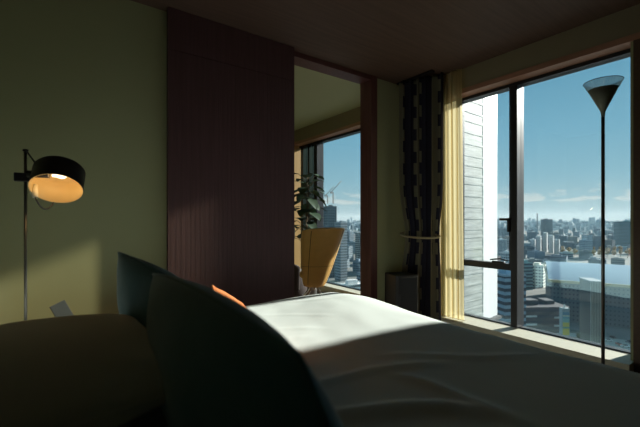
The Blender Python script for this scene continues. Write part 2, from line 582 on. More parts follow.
def pillow_mesh(W, H, T, seed=0, n=40, pinch=.04, sag=0.0, pw=.5, k=.3):
    """two bulging faces that meet in a seam; local x = width, y = height, z = thickness"""
    mb = MB()
    def pt(u, v, s):
        a, b = math.sin((u - .5) * PI), math.sin((v - .5) * PI)
        x, y = outline(a, b, W, H, pinch, k)
        e = max(0.0, (1 - a * a) * (1 - b * b)) ** pw
        z = T / 2 * e * (1 - sag * b)
        z += s * .010 * e * noise.noise(Vector((a * 1.7, b * 1.7, seed + s)))
        z += .004 * e * noise.noise(Vector((a * 5, b * 5, seed * 3 + s)))
        return (x, y, s * z)
    mb.grid(lambda u, v: pt(u, v, 1), n, n)
    mb.grid(lambda u, v: pt(1 - u, v, -1), n, n)
    return mb

def welt(W, H, r, pinch=.04, n=24, k=.3):
    pts = []
    for q_ in range(4 * n):
        q, f = divmod(q_, n)
        t = 2 * f / n - 1
        a, b = [(t, -1), (1, t), (-t, 1), (-1, -t)][q]
        pts.append((*outline(a, b, W, H, pinch, k), 0))
    pts.append(pts[0])
    return MB().tube(pts, r, 6, caps=False)

def cushion(name, label, W, H, T, base, yaw, lean, m, group=None, seed=0, cat='cushion', pinch=.03, roll=0, rnd_=.3):
    """base: point on the bed under the middle; stands on its lower edge, leaning by lean about its width"""
    root = empty(name, base)
    tag(root, label, cat, group)
    # local frame: width along world y rotated by yaw, height up
    R = Matrix.Rotation(yaw, 4, 'Z') @ Matrix(((0, 0, 1, 0), (1, 0, 0, 0), (0, 1, 0, 0), (0, 0, 0, 1))) @ Matrix.Rotation(roll, 4, 'Z') @ Matrix.Rotation(lean, 4, 'X') @ Matrix.Translation((0, H / 2 * (1 - pinch * .6), 0))
    mb = pillow_mesh(W, H, T, seed, pinch=pinch, sag=.22, k=rnd_)
    mb.v = [tuple(R @ Vector(v)) for v in mb.v]
    mb.build('cover', m, root)
    wb_ = welt(W, H, .0045, pinch, k=rnd_)
    wb_.v = [tuple(R @ Vector(v)) for v in wb_.v]
    wb_.build('piping', m, root)
    return root

# lean < 0 tilts the top to -x
cushion('cushion', 'dark navy cushion nearest the camera, filling the lower middle of the bed', .86, .455, .21, (.332, .722, .538), math.radians(0), math.radians(-15), M['navy'], seed=1, rnd_=.48)
cushion('cushion', 'dark teal cushion with a sunlit top corner, standing behind the nearest navy cushion', .58, .43, .20, (.362, 1.355, .55), math.radians(19), math.radians(-19), M['navy'], seed=4, roll=math.radians(13), rnd_=.40)
cushion('cushion', 'small burnt orange cushion peeping out behind the navy cushions', .40, .30, .12, (.695, 1.35, .565), math.radians(-12), math.radians(-40), M['orange'], seed=8, roll=math.radians(10), rnd_=.25)

def bed_pillow(label, cx, cy, z, W, H, T, yaw, tilt, seed):
    root = empty('pillow', (cx, cy, z), yaw)
    tag(root, label, 'pillow', 'white pillows at the head of the bed')
    mb = pillow_mesh(W, H, T, seed, pinch=.05, pw=.42, k=.15)
    R = Matrix.Rotation(tilt, 4, 'Y') @ Matrix.Rotation(PI / 2, 4, 'Z')
    mb.v = [tuple(R @ Vector(v)) for v in mb.v]
    mb.build('pillow_case', M['pillow'], root)
    wv = welt(W, H, .003, .05, k=.15)
    wv.v = [tuple(R @ Vector(v)) for v in wv.v]
    wv.build('hem', M['pillow'], root)
bed_pillow('white pillow at the lower left, on top of the other', -.14, 1.05, .742, .66, .76, .20, math.radians(2), -.06, 11)
bed_pillow('white pillow at the lower left, lying underneath', -.15, .92, .615, .70, .80, .15, 0, .02, 12)

# ------------------------------------------------------------------ nightstand, card
ns = empty('nightstand', (0.0, 2.60, 0))
tag(ns, 'low dark nightstand hidden behind the pillows under the lamp', 'nightstand')
MB().bbox(-.42, .20, -.135, .165, .12, .465, .004, 1).build('body', M['night'], ns)
MB().bbox(-.43, .21, -.145, .17, .465, .485, .004, 1).build('top', M['night'], ns)
dr = MB().bbox(-.40, .18, -.148, -.135, .30, .45, .003, 1).build('drawer', M['night'], ns)
MB().tube([(-.05, -.158, .38), (.07, -.158, .38)], .006, 8).build('handle', M['chrome'], dr)
for sx in (-.39, .17):
    for sy in (-.11, .14):
        MB().lathe([(.012, 0), (.018, .12)], 10, Matrix.Translation((sx, sy, 0)), cap0=True, cap1=True).build('leg', M['black'], ns)
cd = empty('display_card', (.035, 2.60, .485))
tag(cd, 'small dark card propped at a slant on the nightstand by the olive wall', 'card')
R = Matrix.Scale(.86, 4) @ Matrix.Rotation(math.radians(-12), 4, 'X') @ Matrix.Rotation(math.radians(-25), 4, 'Y')
c = MB().box(-.042, .042, -.004, .004, -.068, .068)
c.v = [tuple(R @ Vector(v) + Vector((0, 0, .070))) for v in c.v]
c.build('card', M['card'], cd)
c = MB().box(-.046, .046, -.002, .0045, -.072, -.066).box(-.046, .046, -.002, .0045, .066, .072).box(-.046, -.041, -.002, .0045, -.07, .07).box(.041, .046, -.002, .0045, -.07, .07)
c.v = [tuple(R @ Vector(v) + Vector((0, 0, .070))) for v in c.v]
c.build('card_edge', M['carde'], cd)
MB().bbox(-.03, .03, -.02, .035, 0, .02, .003, 1).box(-.02, .02, .012, .018, .02, .08).build('stand', M['black'], cd)

# ------------------------------------------------------------------ reading lamp on a pole
LPX, LPY = at(25.5, 1.85)
lamp = empty('floor_lamp', (LPX, LPY, 0))
tag(lamp, 'floor lamp with a black drum shade and glowing amber inside, beside the bed', 'floor lamp')
MB().lathe([(.0, .0), (.10, 0), (.105, .006), (.105, .018), (.095, .026), (.012, .032)], 32).build('base', M['black'], lamp)
MB().tube([(0, 0, .03), (0, 0, 1.445)], .0068, 12).build('pole', M['pole'], lamp)
MB().lathe([(.0, 1.443), (.012, 1.443), (.012, 1.452), (.0, 1.456)], 12).build('finial', M['black'], lamp)
zc = CAMZ + (HOR - 177.5) / F * 1.85
arm = MB().bbox(-.045, .10, -.022, .022, zc - .021, zc + .021, .003, 1)
arm.build('clamp_bar', M['black'], lamp)
sx_, sy_ = at(56.5, 1.78)
SC = Vector((sx_ - LPX, sy_ - LPY, CAMZ + (HOR - 189) / F * 1.78))          # centre of the opening
AX = Vector((.12, .56, .80)).normalized()                           # from the opening towards the closed end
xa = AX.cross(Vector((0, 0, 1))).normalized()
ya = AX.cross(xa).normalized()
MT = Matrix.Translation(SC) @ Matrix((xa, ya, AX)).transposed().to_4x4()
RS = .110
sh = MB()
sh.lathe([(RS, 0), (RS, .114), (RS - .006, .123), (RS - .02, .128), (0.0, .130)], 48, MT)
shade = sh.build('lamp_shade', M['black'], lamp)
si = MB()
si.lathe([(RS, -.0005), (RS - .003, 0), (RS - .003, .111), (RS - .02, .124), (0.0, .1255)], 48, MT)
si.build('shade_lining', M['lampin'], shade)
bl = MB()
def inS(x, y, z):
    return MT @ Vector((x, y, z))
bl.lathe([(0, -.024), (.009, -.022), (.016, -.013), (.018, -.003), (.015, .010), (.011, .02), (.010, .036)], 20, Matrix.Translation(inS(.018, -.035, .060)) @ Matrix((ya, AX, xa)).transposed().to_4x4() @ Matrix.Rotation(PI, 4, 'X') @ Matrix.Rotation(0.0, 4, 'Y'))
bl.build('bulb', M['bulb'], lamp)
lm = MB().tube([inS(-.118, -.035, .06), inS(-.035, -.035, .06), inS(-.03, -.035, .06)], .017, 14)
lm.build('socket', M['black'], lamp)
MB().tube([inS(-.100, .035, .05), inS(-.098, .040, .01), inS(-.092, .050, -.015)], [.012, .016, .011], 12).build('switch', M['ivory'], lamp)
w0 = inS(-.092, .050, -.015)
w1 = inS(-.03, .118, .03)
pts = []
for k in range(13):
    t = k / 12
    pts.append(w0.lerp(w1, t) + Vector((0, -.01, -.055 * math.sin(PI * t) ** .8)))
MB().tube(pts, .0035, 8).build('cord', M['black'], lamp)
ct = inS(-.09, -.06, .112)
MB().tube([(0.0, -.006, 1.446), (.012, -.03, 1.43), tuple(Vector((.012, -.03, 1.43)).lerp(ct, .55)), tuple(ct)], .0038, 8).build('suspension_cord', M['black'], lamp)
lt = bpy.data.lights.new('reading_bulb_light', 'POINT')
lt.energy = .72
lt.color = (1, .60, .24)
lt.shadow_soft_size = .025
lo = bpy.data.objects.new('reading_bulb_light', lt)
COL.objects.link(lo)
lo.parent = lamp
lo.location = inS(.018, -.035, .020)

# ------------------------------------------------------------------ torchiere by the window
TX, TY = at(603, 2.27)
tor = empty('floor_lamp', (TX, TY, 0))
tag(tor, 'tall thin uplighter lamp with a cone shade in front of the window', 'floor lamp')
MB().lathe([(.0, 0), (.13, 0), (.135, .006), (.13, .014), (.016, .024)], 36).build('base', M['blackm'], tor)
ztop = CAMZ + (HOR - 82) / F * 2.27
zb = CAMZ + (HOR - 109) / F * 2.27
MB().tube([(0, 0, .02), (0, 0, zb)], .0095, 14).build('pole', M['pole'], tor)
rr = .100
zm = zb + (ztop - zb) * .73
rm = .016 + (rr - .016) * .73
MB().lathe([(.0096, zb - .05), (.012, zb - .02), (.020, zb), (rm, zm), (rm - .003, zm), (.014, zb + .012), (0, zb + .012)], 44).build('lamp_shade', M['shade'], tor)
gl = MB()
n = 88
for (r0, r1, z0, z1) in ((rm, rr, zm, ztop),):
    def rib(u, v):
        k = int(round(u * n)) % 2
        r = (r0 + (r1 - r0) * v) + (.0012 if k else -.0008)
        a = 2 * PI * u
        return (r * math.cos(a), r * math.sin(a), z0 + (z1 - z0) * v)
    gl.grid(rib, n, 6, smooth=False)
g_ = gl.build('glass_rim', M['ribbed'], tor)
MB().tube([(rr * math.cos(2 * PI * k / 48), rr * math.sin(2 * PI * k / 48), ztop) for k in range(49)], .0022, 6, caps=False).build('rim_ring', M['blackm'], tor)

# ------------------------------------------------------------------ curtains
cu = empty('curtain', (3.05, 2.5, 0))
tag(cu, 'dark charcoal curtain with beige stepped stripes, tied back in the corner', 'curtain', None)
def curtain_pt(u, v):
    z = .015 + (CZ - .03) * v
    tie = math.exp(-((z - .93) / .32) ** 2)
    wtop = 1.0 - .30 * tie - .12 * (1 if z < .93 else 0) * (1 - tie)
    wid = .44 * wtop
    yc = 2.47 - .02 * tie
    y = yc + wid * (.5 - u)
    ph = u * 2 * PI * 6.0
    amp = (.034 + .010 * math.sin(u * 17 + 1)) * (1 - .35 * tie)
    x = 3.085 + amp * math.sin(ph) + .03 * tie * 0 - .13 * (u - .5) * 0
    x += .16 * (u - .5) + .02
    y += .012 * math.cos(ph) * (1 + .3 * math.sin(5 * u))
    x = min(x, 3.22)
    return (x - 3.05, y - 2.5, z)
cm = MB().grid(curtain_pt, 110, 70)
co = cm.build('drape', M['curtain'], cu, recalc=False)
uvl = co.data.uv_layers.new(name='UVMap')
w_ = 111
for poly in co.data.polygons:
    for li in poly.loop_indices:
        vi = co.data.loops[li].vertex_index
        j, i = divmod(vi, w_)
        uvl.data[li].uv = (i / 110 * 1.05, j / 70 * (CZ - .03))
so = co.modifiers.new('thick', 'SOLIDIFY')
so.thickness = .004
tp = []
for k in range(33):
    a = 2 * PI * k / 32
    tp.append((.035 + .085 * math.cos(a) + .05 * math.sin(a) * -1, -.02 + .205 * math.sin(a), .93 + .012 * math.sin(a) + .02 * math.cos(a)))
MB().tube(tp, .011, 8, caps=False).build('tieback', M['tieback'], cu)

shr = empty('sheer_curtain', (3.14, 2.24, 0))
tag(shr, 'cream translucent sheer curtain glowing in sun beside the window', 'curtain')
def sheer_pt(u, v):
    z = .105 + (CZ - .125) * v
    y = 2.415 - (.335 + .02 * (1 - v)) * u
    ph = u * 2 * PI * 5.5
    x = 3.225 + .013 * math.sin(ph) + .008 * math.sin(ph * 2.3 + v) 
    y += .008 * math.cos(ph)
    return (x - 3.14, y - 2.24, z)
MB().grid(sheer_pt, 130, 30).build('drape', M['sheer'], shr, recalc=False)
MB().tube([(.085, -.20, .109), (.085, .14, .109)], .003, 6).build('hem', M['tieback'], shr)
tr_ = tag(MB().box(3.05, 3.10, 2.30, 2.76, CZ - .022, CZ - .002).build('curtain_rail', M['blackm']), 'dark curtain rail on the ceiling above the patterned curtain', 'curtain rail')

# dark box-shaped cabinet in the corner
bx = empty('mini_cabinet', (*at(402, 3.62), 0), math.radians(-20))
tag(bx, 'dark box shaped cabinet standing in the corner beside the patterned curtain', 'cabinet')
MB().bbox(-.12, .12, -.10, .14, .02, .555, .006, 2).build('body', M['darkbox'], bx)
dd = MB().bbox(-.098, .108, -.112, -.10, .04, .54, .004, 1).build('door', M['darkbox'], bx)
MB().bbox(-.113, -.100, -.114, -.098, .03, .55, .004, 1).build('edge_strip', M['frame'], bx)
MB().bbox(-.09, -.082, -.124, -.112, .28, .38, .003, 1).build('handle', M['frame'], dd)
for sx in (-.1, .1):
    for sy in (-.08, .12):
        MB().lathe([(.012, 0), (.012, .02)], 8, Matrix.Translation((sx, sy, 0)), cap0=True, cap1=True).build('foot', M['black'], bx)

# ------------------------------------------------------------------ lounge chair in the adjoining room
CX, CY = at(314, 4.32)
ch = empty('lounge_chair', (CX, CY, 0), math.radians(88))
tag(ch, 'tan leather lounge chair with a rounded high back on thin metal legs', 'chair')
def sst(a, b, x):
    t = max(0.0, min(1.0, (x - a) / (b - a)))
    return t * t * (3 - 2 * t)
def shell(phi, v, off=0.0):
    # phi 0 = middle of the back (towards -x); v 0..1 bottom to rim
    p = abs(phi)
    H = 1.005 - .035 * (p / 1.9) ** 2 - .33 * sst(1.95, 2.4, p)
    z = .32 + (H - .32) * v
    k = (z - .32) / .68
    r = .105 + .125 * k ** .7 + off
    fwd = .06 * sst(1.9, 2.45, p) * k
    return (-r * math.cos(phi) - .20 * k + fwd, -r * math.sin(phi), z)
PM = 2.45
sm = MB().grid(lambda u, v: shell(-PM + 2 * PM * u, v), 72, 24)
so_ = sm.build('shell', M['leather'], ch, recalc=True)
md = so_.modifiers.new('thick', 'SOLIDIFY'); md.thickness = .034; md.offset = 0
md = so_.modifiers.new('round', 'BEVEL'); md.width = .011; md.segments = 2; md.limit_method = 'ANGLE'
MB().lathe([(0, .312), (.07, .313), (.095, .325), (.105, .35), (.09, .36), (0, .362)], 32).build('under_shell', M['leather'], ch)
for phi in (-1.15, .55):
    MB().tube([shell(phi, .04 + .93 * k / 16, .0175) for k in range(17)], .0035, 6).build('seam', M['seam'], ch)
MB().tube([shell(-1.9 + 3.8 * k / 30, .36 if abs(-1.9 + 3.8 * k / 30) < 5 else .36 + .5 * sst(1.5, 1.9, abs(-1.9 + 3.8 * k / 30)), .0175) for k in range(31)], .002, 6).build('seam', M['seam'], ch)
MB().lathe([(0, .40), (.13, .40), (.155, .42), (.155, .46), (.13, .485), (0, .49)], 32, Matrix.Translation((.03, 0, 0))).build('seat_cushion', M['leather'], ch)
MB().tube([(0, 0, .26), (0, 0, .32)], .02, 12).build('column', M['chrome'], ch)
for k in range(4):
    a = math.radians(20 + 90 * k)
    MB().tube([(.02 * math.cos(a), .02 * math.sin(a), .33), (.16 * math.cos(a), .16 * math.sin(a), .165), (.29 * math.cos(a), .29 * math.sin(a), .0)], [.011, .010, .008], 8).build('leg', M['chrome'], ch)

pf = empty('armchair', (*at(290, 4.78), 0))
tag(pf, 'dark round backed armchair half hidden behind the door panel', 'armchair')
MB().lathe([(0, .12), (.20, .12), (.225, .15), (.225, .36), (.19, .40), (0, .41)], 36).build('seat', M['darkfab'], pf)
def backp(u, v):
    a = -1.6 + 3.2 * u + PI
    r = .215 + .01 * v
    return (r * math.cos(a), r * math.sin(a), .20 + v * (.40 - .10 * abs(2 * u - 1) ** 2))
bq = MB().grid(backp, 30, 8).build('backrest', M['darkfab'], pf)
md = bq.modifiers.new('t', 'SOLIDIFY'); md.thickness = .05; md.offset = 0
md = bq.modifiers.new('b', 'BEVEL'); md.width = .018; md.segments = 3
for k in range(4):
    a = PI / 4 + k * PI / 2
    MB().lathe([(.012, 0), (.018, .125)], 8, Matrix.Translation((.16 * math.cos(a), .16 * math.sin(a), 0)), cap0=True, cap1=True).build('leg', M['black'], pf)

# fig tree in a pot
PX, PY = at(307, 5.15)
pl = empty('potted_plant', (PX, PY, 0))
tag(pl, 'leafy fig plant with dark round leaves standing behind the tan chair', 'plant')
MB().lathe([(0, 0), (.13, 0), (.17, .36), (.175, .38), (.155, .38), (.145, .33), (0, .33)], 32).build('pot', M['pot'], pl)
MB().lathe([(0, .335), (.144, .335)], 24).build('soil', M['soil'], pl)
stm = MB()
rnd = random.Random(5)
trunk = [(0, 0, .33), (.015, .01, .7), (-.01, .0, 1.05), (.02, -.02, 1.4), (.01, 0, 1.72)]
stm.tube(trunk, [.016, .013, .011, .008, .005], 8)
lf = MB()
def leaf(base, d, L, W, droop):
    d = Vector(d).normalized()
    side = d.cross(Vector((0, 0, 1))).normalized()
    up = side.cross(d).normalized()
    base = Vector(base)
    def pt(u, v):
        t = u
        w = W * math.sin(PI * min(1, t ** .72 * .98 + .01)) ** .75
        s = 2 * v - 1
        q = base + d * (L * t) + side * (w * s) + up * (.05 * W * 6 * s * s * .25) - Vector((0, 0, 1)) * (droop * t * t * L)
        return q
    lf.grid(pt, 8, 4)
for k in range(58):
    z = .80 + .94 * k / 57 + rnd.uniform(-.03, .03)
    a = k * 2.4 + rnd.uniform(-.4, .4)
    rad = rnd.uniform(.04, .16)
    b = (rad * math.cos(a), rad * math.sin(a), z)
    stm.tube([(0.0, 0, z - .10), b], .004, 5)
    leaf(b, (math.cos(a), math.sin(a), rnd.uniform(-.5, .5)), rnd.uniform(.14, .19), rnd.uniform(.07, .09), rnd.uniform(.1, .7))
stm.build('stem', M['bark'], pl)
lo_ = lf.build('foliage', M['leaf'], pl, recalc=False)

# ------------------------------------------------------------------ the city outside
G = -75.0
DROP = CAMZ - G
def tpx(y):
    return DROP * F / (y - HOR)
def bld(name, label, cat, px, t, w, d, h, rot, m, col, group=None, roof=True, rnd=random, setback=False):
    x, y = at(px, t)
    root = empty(name, (x, y, G), rot)
    tag(root, label, cat, group)
    b = MB().box(-w / 2, w / 2, -d / 2, d / 2, 0, h)
    o = b.build('walls', m, root)
    o.color = (*col, 1)
    if roof:
        q = MB()
        e = .35
        q.box(-w / 2 - .05, w / 2 + .05, -d / 2 - .05, -d / 2 + e, h, h + 1.0).box(-w / 2 - .05, w / 2 + .05, d / 2 - e, d / 2 + .05, h, h + 1.0)
        q.box(-w / 2 - .05, -w / 2 + e, -d / 2 + e, d / 2 - e, h, h + 1.0).box(w / 2 - e, w / 2 + .05, -d / 2 + e, d / 2 - e, h, h + 1.0)
        o = q.build('parapet', M['plain'], root)
        o.color = (*[c * .95 for c in col], 1)
        q = MB()
        a, b_ = rnd.uniform(-.25, .1) * w, rnd.uniform(-.25, .1) * d
        q.box(a, a + w * .3, b_, b_ + d * .35, h, h + rnd.uniform(2.2, 4))
        o = q.build('roof_unit', M['plain'], root)
        o.color = (*[min(1, c * 1.1) for c in col], 1)
    return root
taken = []
def claim(px, t, r):
    taken.append((*at(px, t), r))

# neighbouring white tower beside the left pane
def tower_mat():
    m, nt, out = newmat('white_panel_cladding')
    p = nt.nodes.new('ShaderNodeBsdfPrincipled')
    p.inputs['Roughness'].default_value = .6
    tc = nt.nodes.new('ShaderNodeTexCoord')
    s_ = nt.nodes.new('ShaderNodeSeparateXYZ')
    nt.links.new(tc.outputs['Object'], s_.inputs[0])
    f1 = math_(nt, 'FRACT', math_(nt, 'DIVIDE', s_.outputs[2], 1.15))
    joint = math_(nt, 'LESS_THAN', f1, .14)
    mp = nt.nodes.new('ShaderNodeMapping')
    mp.inputs['Scale'].default_value = (.25, .25, 1.6)
    nt.links.new(tc.outputs['Object'], mp.inputs[0])
    no = nt.nodes.new('ShaderNodeTexNoise')
    no.inputs['Scale'].default_value = 1.2
    no.inputs['Detail'].default_value = 5
    nt.links.new(mp.outputs[0], no.inputs[0])
    st = mixcol(nt, math_(nt, 'SMOOTHSTEP', no.outputs[0], .35, .68) if False else no.outputs[0], (.22, .25, .23), (.86, .88, .84))
    nt.links.new(mixcol(nt, math_(nt, 'MULTIPLY', joint, .55), st, (.35, .38, .36)), p.inputs['Base Color'])
    nt.links.new(p.outputs[0], out.inputs[0])
    return m
TM = tower_mat()
M['whitebay'] = mat('white_metal_bay', (.93, .94, .92), .45, var=.04, scale=.3)
A_ = Vector((*at(483, 60), 0))
fl = Vector((-1, -.03, 0))                     # along the broad face, to the left
fr_ = Vector((.99, .12, 0)).normalized()        # along the narrow face, away to the right
d_ = ray(497)
den = fr_.x * d_[1] - fr_.y * d_[0]
s_ = -(A_.x * d_[1] - A_.y * d_[0]) / den
Cc = A_ + fr_ * s_
nl = Vector((fl.y * -1, fl.x, 0)); nl = nl if nl.y < 0 else -nl
nr = Vector((fr_.y, -fr_.x, 0)); nr = nr if nr.y < 0 else -nr
tw = empty('tower', (A_.x, A_.y, G))
tag(tw, 'tall white panelled tower close outside the left pane', 'building')
def prism(pts, z0, z1):
    n = len(pts)
    vs = [(p.x, p.y, z0) for p in pts] + [(p.x, p.y, z1) for p in pts]
    return MB().add(vs, [tuple(range(n))[::-1], tuple(range(n, 2 * n))] + [(i, (i + 1) % n, n + (i + 1) % n, n + i) for i in range(n)])
O_ = Vector((0, 0, 0))
dB = ray(428)
B_ = fl * abs((A_.x * dB[1] - A_.y * dB[0]) / (fl.x * dB[1] - fl.y * dB[0]))
C_ = Cc - A_
foot = [B_, O_, C_, (A_ + C_) * 1.25 - A_, (A_ + B_) * 1.3 - A_]
prism(foot, 0, 135).build('walls', TM, tw)
prism([O_ + nl * .01, nl * .05, C_ + nr * .05, C_ + nr * .01], 0, 135).build('white_bay', M['whitebay'], tw)
k = 0
jm = MB()
z = 48.0
rj_ = random.Random(2)
while z < 134:
    q = prism([B_ + nl * .05, nl * .05, O_, B_], z, z + rj_.uniform(.12, .5))
    jm.add(q.v, q.f)
    z += rj_.uniform(1.1, 1.9)
jm.build('cladding_rail', TM, tw)
o = prism([B_ + nl * .8, nl * .8, C_ + nr * .8, C_, O_, B_], 58.9, 59.35).build('ledge', M['plain'], tw)
o.color = (.05, .055, .06, 1)

# landmark buildings
WHITE = (.92, .93, .92)
for (px, w, ytop, tt) in ((533, 9.5, 240, 800), (538.7, 10, 237, 828), (545, 11, 233, 845), (551.3, 10, 236, 822), (557, 9.5, 240, 795)):
    h = DROP - (ytop - HOR) * tt / F
    bld('apartment_tower', 'white slab of the stepped apartment cluster in the middle distance', 'building', px, tt, w, 9, h, math.radians(13), FAC[2], WHITE, 'white apartment cluster')
claim(545, 820, 45)
t = 1500
bld('office_tower', 'dark flat topped tower rising to the horizon behind the white apartments', 'building', 546.7, t, 30, 30, DROP + (HOR - 219.5) * t / F, math.radians(-36), FAC[0], (.10, .14, .17))
claim(546.7, t, 40)
t = 2500
x, y = at(537.3, t)
cq = empty('chimney', (x, y, G))
tag(cq, 'thin tall chimney stack standing alone on the horizon', 'chimney')
o = MB().lathe([(6, 0), (4.4, 70), (3.6, DROP + 5.5 * t / F)], 14).build('stack', M['plain'], cq)
o.color = (.25, .27, .3, 1)
o = MB().lathe([(3.9, 0), (3.9, 3)], 14, Matrix.Translation((0, 0, DROP + 5.5 * t / F - 3))).build('band', M['plain'], cq)
o.color = (.5, .3, .28, 1)
t = 950
bld('office_tower', 'broad teal glass tower at the right end of the view', 'building', 624.5, t, 36, 30, DROP - 3 * t / F, math.radians(-52), FAC[1], (.16, .30, .34))
claim(624, t, 40)
t = 900
bld('office_block', 'pale blue block with stepped top in front of the autumn trees', 'building', 586, 720, 16, 16, 34, math.radians(-40), FAC[0], (.45, .58, .66))
claim(586, 720, 20)
# hall with the broad vaulted roof
hx, hy = at(600, 262)
hall = empty('hall', (hx, hy, G), math.radians(-66))
tag(hall, 'large hall with a broad blue grey vaulted roof and a tan eaves band', 'building')
HW, HD, HH = 78, 110, 30
o = MB().box(-30, -26 + HW, 0, HD, 0, HH - 1.2).build('walls', FAC[3], hall); o.color = (.13, .16, .17, 1)
def vault(u, v):
    return (-31.5 + (HW + 7) * u, -1.5 + (HD + 3) * v, HH + 7.5 * math.sin(PI * v) ** .8)
o = MB().grid(vault, 20, 24).build('roof', mat('blue_grey_roof', (.17, .26, .34), .4, var=.1, scale=.4, stretch=(6, .3, 1)), hall)
o = MB().box(-31.5, HW - 24.5, -1.8, -1.0, HH - 1.6, HH + .4).box(-31.8, -31.2, -1.8, HD + 1.5, HH - 1.6, HH + .4).build('eaves_band', M['plain'], hall); o.color = (.62, .48, .24, 1)
claim(590, 310, 58); claim(620, 300, 55); claim(570, 350, 30); claim(640, 330, 60)
# ribbed corner building in front of the hall
bx_, by_ = at(593, 196)
rb = empty('office_block', (bx_, by_, G), math.radians(-48))
tag(rb, 'pale ribbed office block standing in front of the vaulted hall', 'building')
h = DROP - (281 - HOR) * 196 / F
o = MB().box(-2.9, 2.9, -4, 8, 0, h).build('walls', M['plain'], rb); o.color = (.09, .11, .11, 1)
q = MB()
for k in range(9):
    x = -2.9 + k * 5.8 / 8
    q.box(x - .12, x + .12, -4.5, -4.0, 1, h)
o = q.build('rib', M['plain'], rb); o.color = (.46, .48, .42, 1)
o = MB().box(-3.2, 3.2, -4.6, 8.2, h, h + .6).build('roof_slab', M['plain'], rb); o.color = (.26, .31, .34, 1)
o = MB().box(2.9, 2.95, -3.5, 7.5, 2, h - 2).build('side_glazing', FAC[3], rb); o.color = (.16, .18, .18, 1)
claim(593, 198, 14)
# dark office with ribbon windows
ox, oy = at(545, 228)
of = empty('office_block', (ox, oy, G), math.radians(-33))
tag(of, 'dark low office with pale ribbon bands just beyond the mullion', 'building')
h = 22
o = MB().box(-19, 13, -4, 14, 0, h).build('walls', FAC[1], of); o.color = (.045, .05, .06, 1)
for k, z in enumerate((6, 11, 16)):
    o = MB().box(-19.4, -8, -4.3, -3.9, z, z + 1.1).build('band', M['plain'], of); o.color = (.55, .62, .62, 1)
    o = MB().box(3, 12, -4.3, -3.9, z - 1, z + .1).build('band', M['plain'], of); o.color = (.50, .58, .58, 1)
o = MB().box(-12, -3, 2, 9, h, h + 3).box(3, 9, 4, 12, h, h + 2.2).build('roof_unit', M['plain'], of); o.color = (.08, .09, .1, 1)
claim(545, 232, 24)
# sign pylon
sx0, sy0 = at(564.5, 206)
sg = empty('sign_tower', (sx0, sy0, G), math.radians(-42))
tag(sg, 'narrow sign tower with a yellow and green advertising panel', 'sign tower')
o = MB().box(-2.0, 2.0, -1.5, 1.5, 0, 26).build('shaft', M['plain'], sg); o.color = (.35, .45, .47, 1)
pm, nt, out = newmat('sign_panel')
p_ = nt.nodes.new('ShaderNodeBsdfPrincipled'); p_.inputs['Roughness'].default_value = .5
tcn = nt.nodes.new('ShaderNodeTexCoord'); sep = nt.nodes.new('ShaderNodeSeparateXYZ'); nt.links.new(tcn.outputs['Object'], sep.inputs[0])
rmp = nt.nodes.new('ShaderNodeValToRGB'); rmp.color_ramp.interpolation = 'CONSTANT'
els = rmp.color_ramp.elements
els[0].position = 0; els[0].color = (.75, .62, .10, 1)
for ps, cc in ((.28, (.20, .40, .30)), (.36, (.70, .62, .15)), (.55, (.25, .50, .48)), (.72, (.15, .38, .45)), (.80, (.6, .65, .5)), (.86, (.12, .3, .4))):
    e = els.new(ps); e.color = (*cc, 1)
els[-1].position = 1
nt.links.new(math_(nt, 'DIVIDE', math_(nt, 'SUBTRACT', sep.outputs[2], 11.0), 13.0), rmp.inputs[0])
nt.links.new(rmp.outputs[0], p_.inputs['Base Color']); nt.links.new(p_.outputs[0], out.inputs[0])
MB().box(-1.7, 1.7, -1.62, -1.5, 11, 24).build('sign_panel', pm, sg)
o = MB().lathe([(.5, 26), (.4, 28)], 10).build('beacon', M['plain'], sg); o.color = (.8, .8, .75, 1)
claim(564.5, 206, 6)
# white and teal low-rises
bld('office_block', 'small white building with square windows left of the vaulted hall', 'building', 537, 415, 20, 16, 24, math.radians(12), FAC[0], (.78, .78, .68))
claim(537, 415, 16)
bld('office_block', 'teal walled block at the foot of the white apartments, beside the mullion', 'building', 522, 400, 14, 16, 28, math.radians(-30), FAC[1], (.22, .38, .40))
claim(522, 400, 14)
# banded blue tower in the left pane
bld('office_block', 'blue office tower with pale floor bands beside the white tower', 'building', 504, 205, 13, 18, DROP - (274 - HOR) * 205 / F, math.radians(-25), FAC[1], (.30, .44, .54))
claim(504, 205, 14)
bld('apartment_tower', 'slim pale apartment tower seen through the gap right of the white tower', 'building', 501, 560, 12, 12, 44, math.radians(-25), FAC[2], (.70, .78, .80))
claim(501, 560, 12)
bld('apartment_tower', 'pale grey apartment block low in the gap right of the white tower', 'building', 506, 450, 12, 12, 34, math.radians(-20), FAC[0], (.60, .66, .68))
claim(506, 450, 12)
# adjoining room's view
t = 480
ct_ = bld('tower', 'dark tower under construction beyond the tan chair', 'building', 330, t, 13, 13, DROP + 12 * t / F, math.radians(-10), FAC[0], (.10, .15, .17))
claim(330, t, 16)
hcr = DROP + 12 * t / F
for (ppx, hz, lab, ang, jl) in ((327.6, 11, 'tower crane with a raised jib standing on the dark tower, the lower', 2.0, 14), (333.2, 15, 'tower crane with a raised jib standing on the dark tower, the taller', 2.3, 18)):
    x, y = at(ppx, t)
    cr = empty('tower_crane', (x, y, G + hcr + 4.2))
    tag(cr, lab, 'crane')
    o = MB().box(-.5, .5, -.5, .5, 0, hz).build('mast', M['plain'], cr); o.color = (.3, .3, .28, 1)
    dx, dy = cs, -sn
    o = MB().tube([(-4 * dx, -4 * dy, hz - 1), (jl * .6 * dx, jl * .6 * dy, hz + jl * .85)], .45, 6).build('jib', M['plain'], cr); o.color = (.35, .3, .25, 1)
    o = MB().box(-4.5, -1.5, -1, 1, hz - 1.4, hz + .8).build('cab', M['plain'], cr); o.color = (.3, .3, .3, 1)
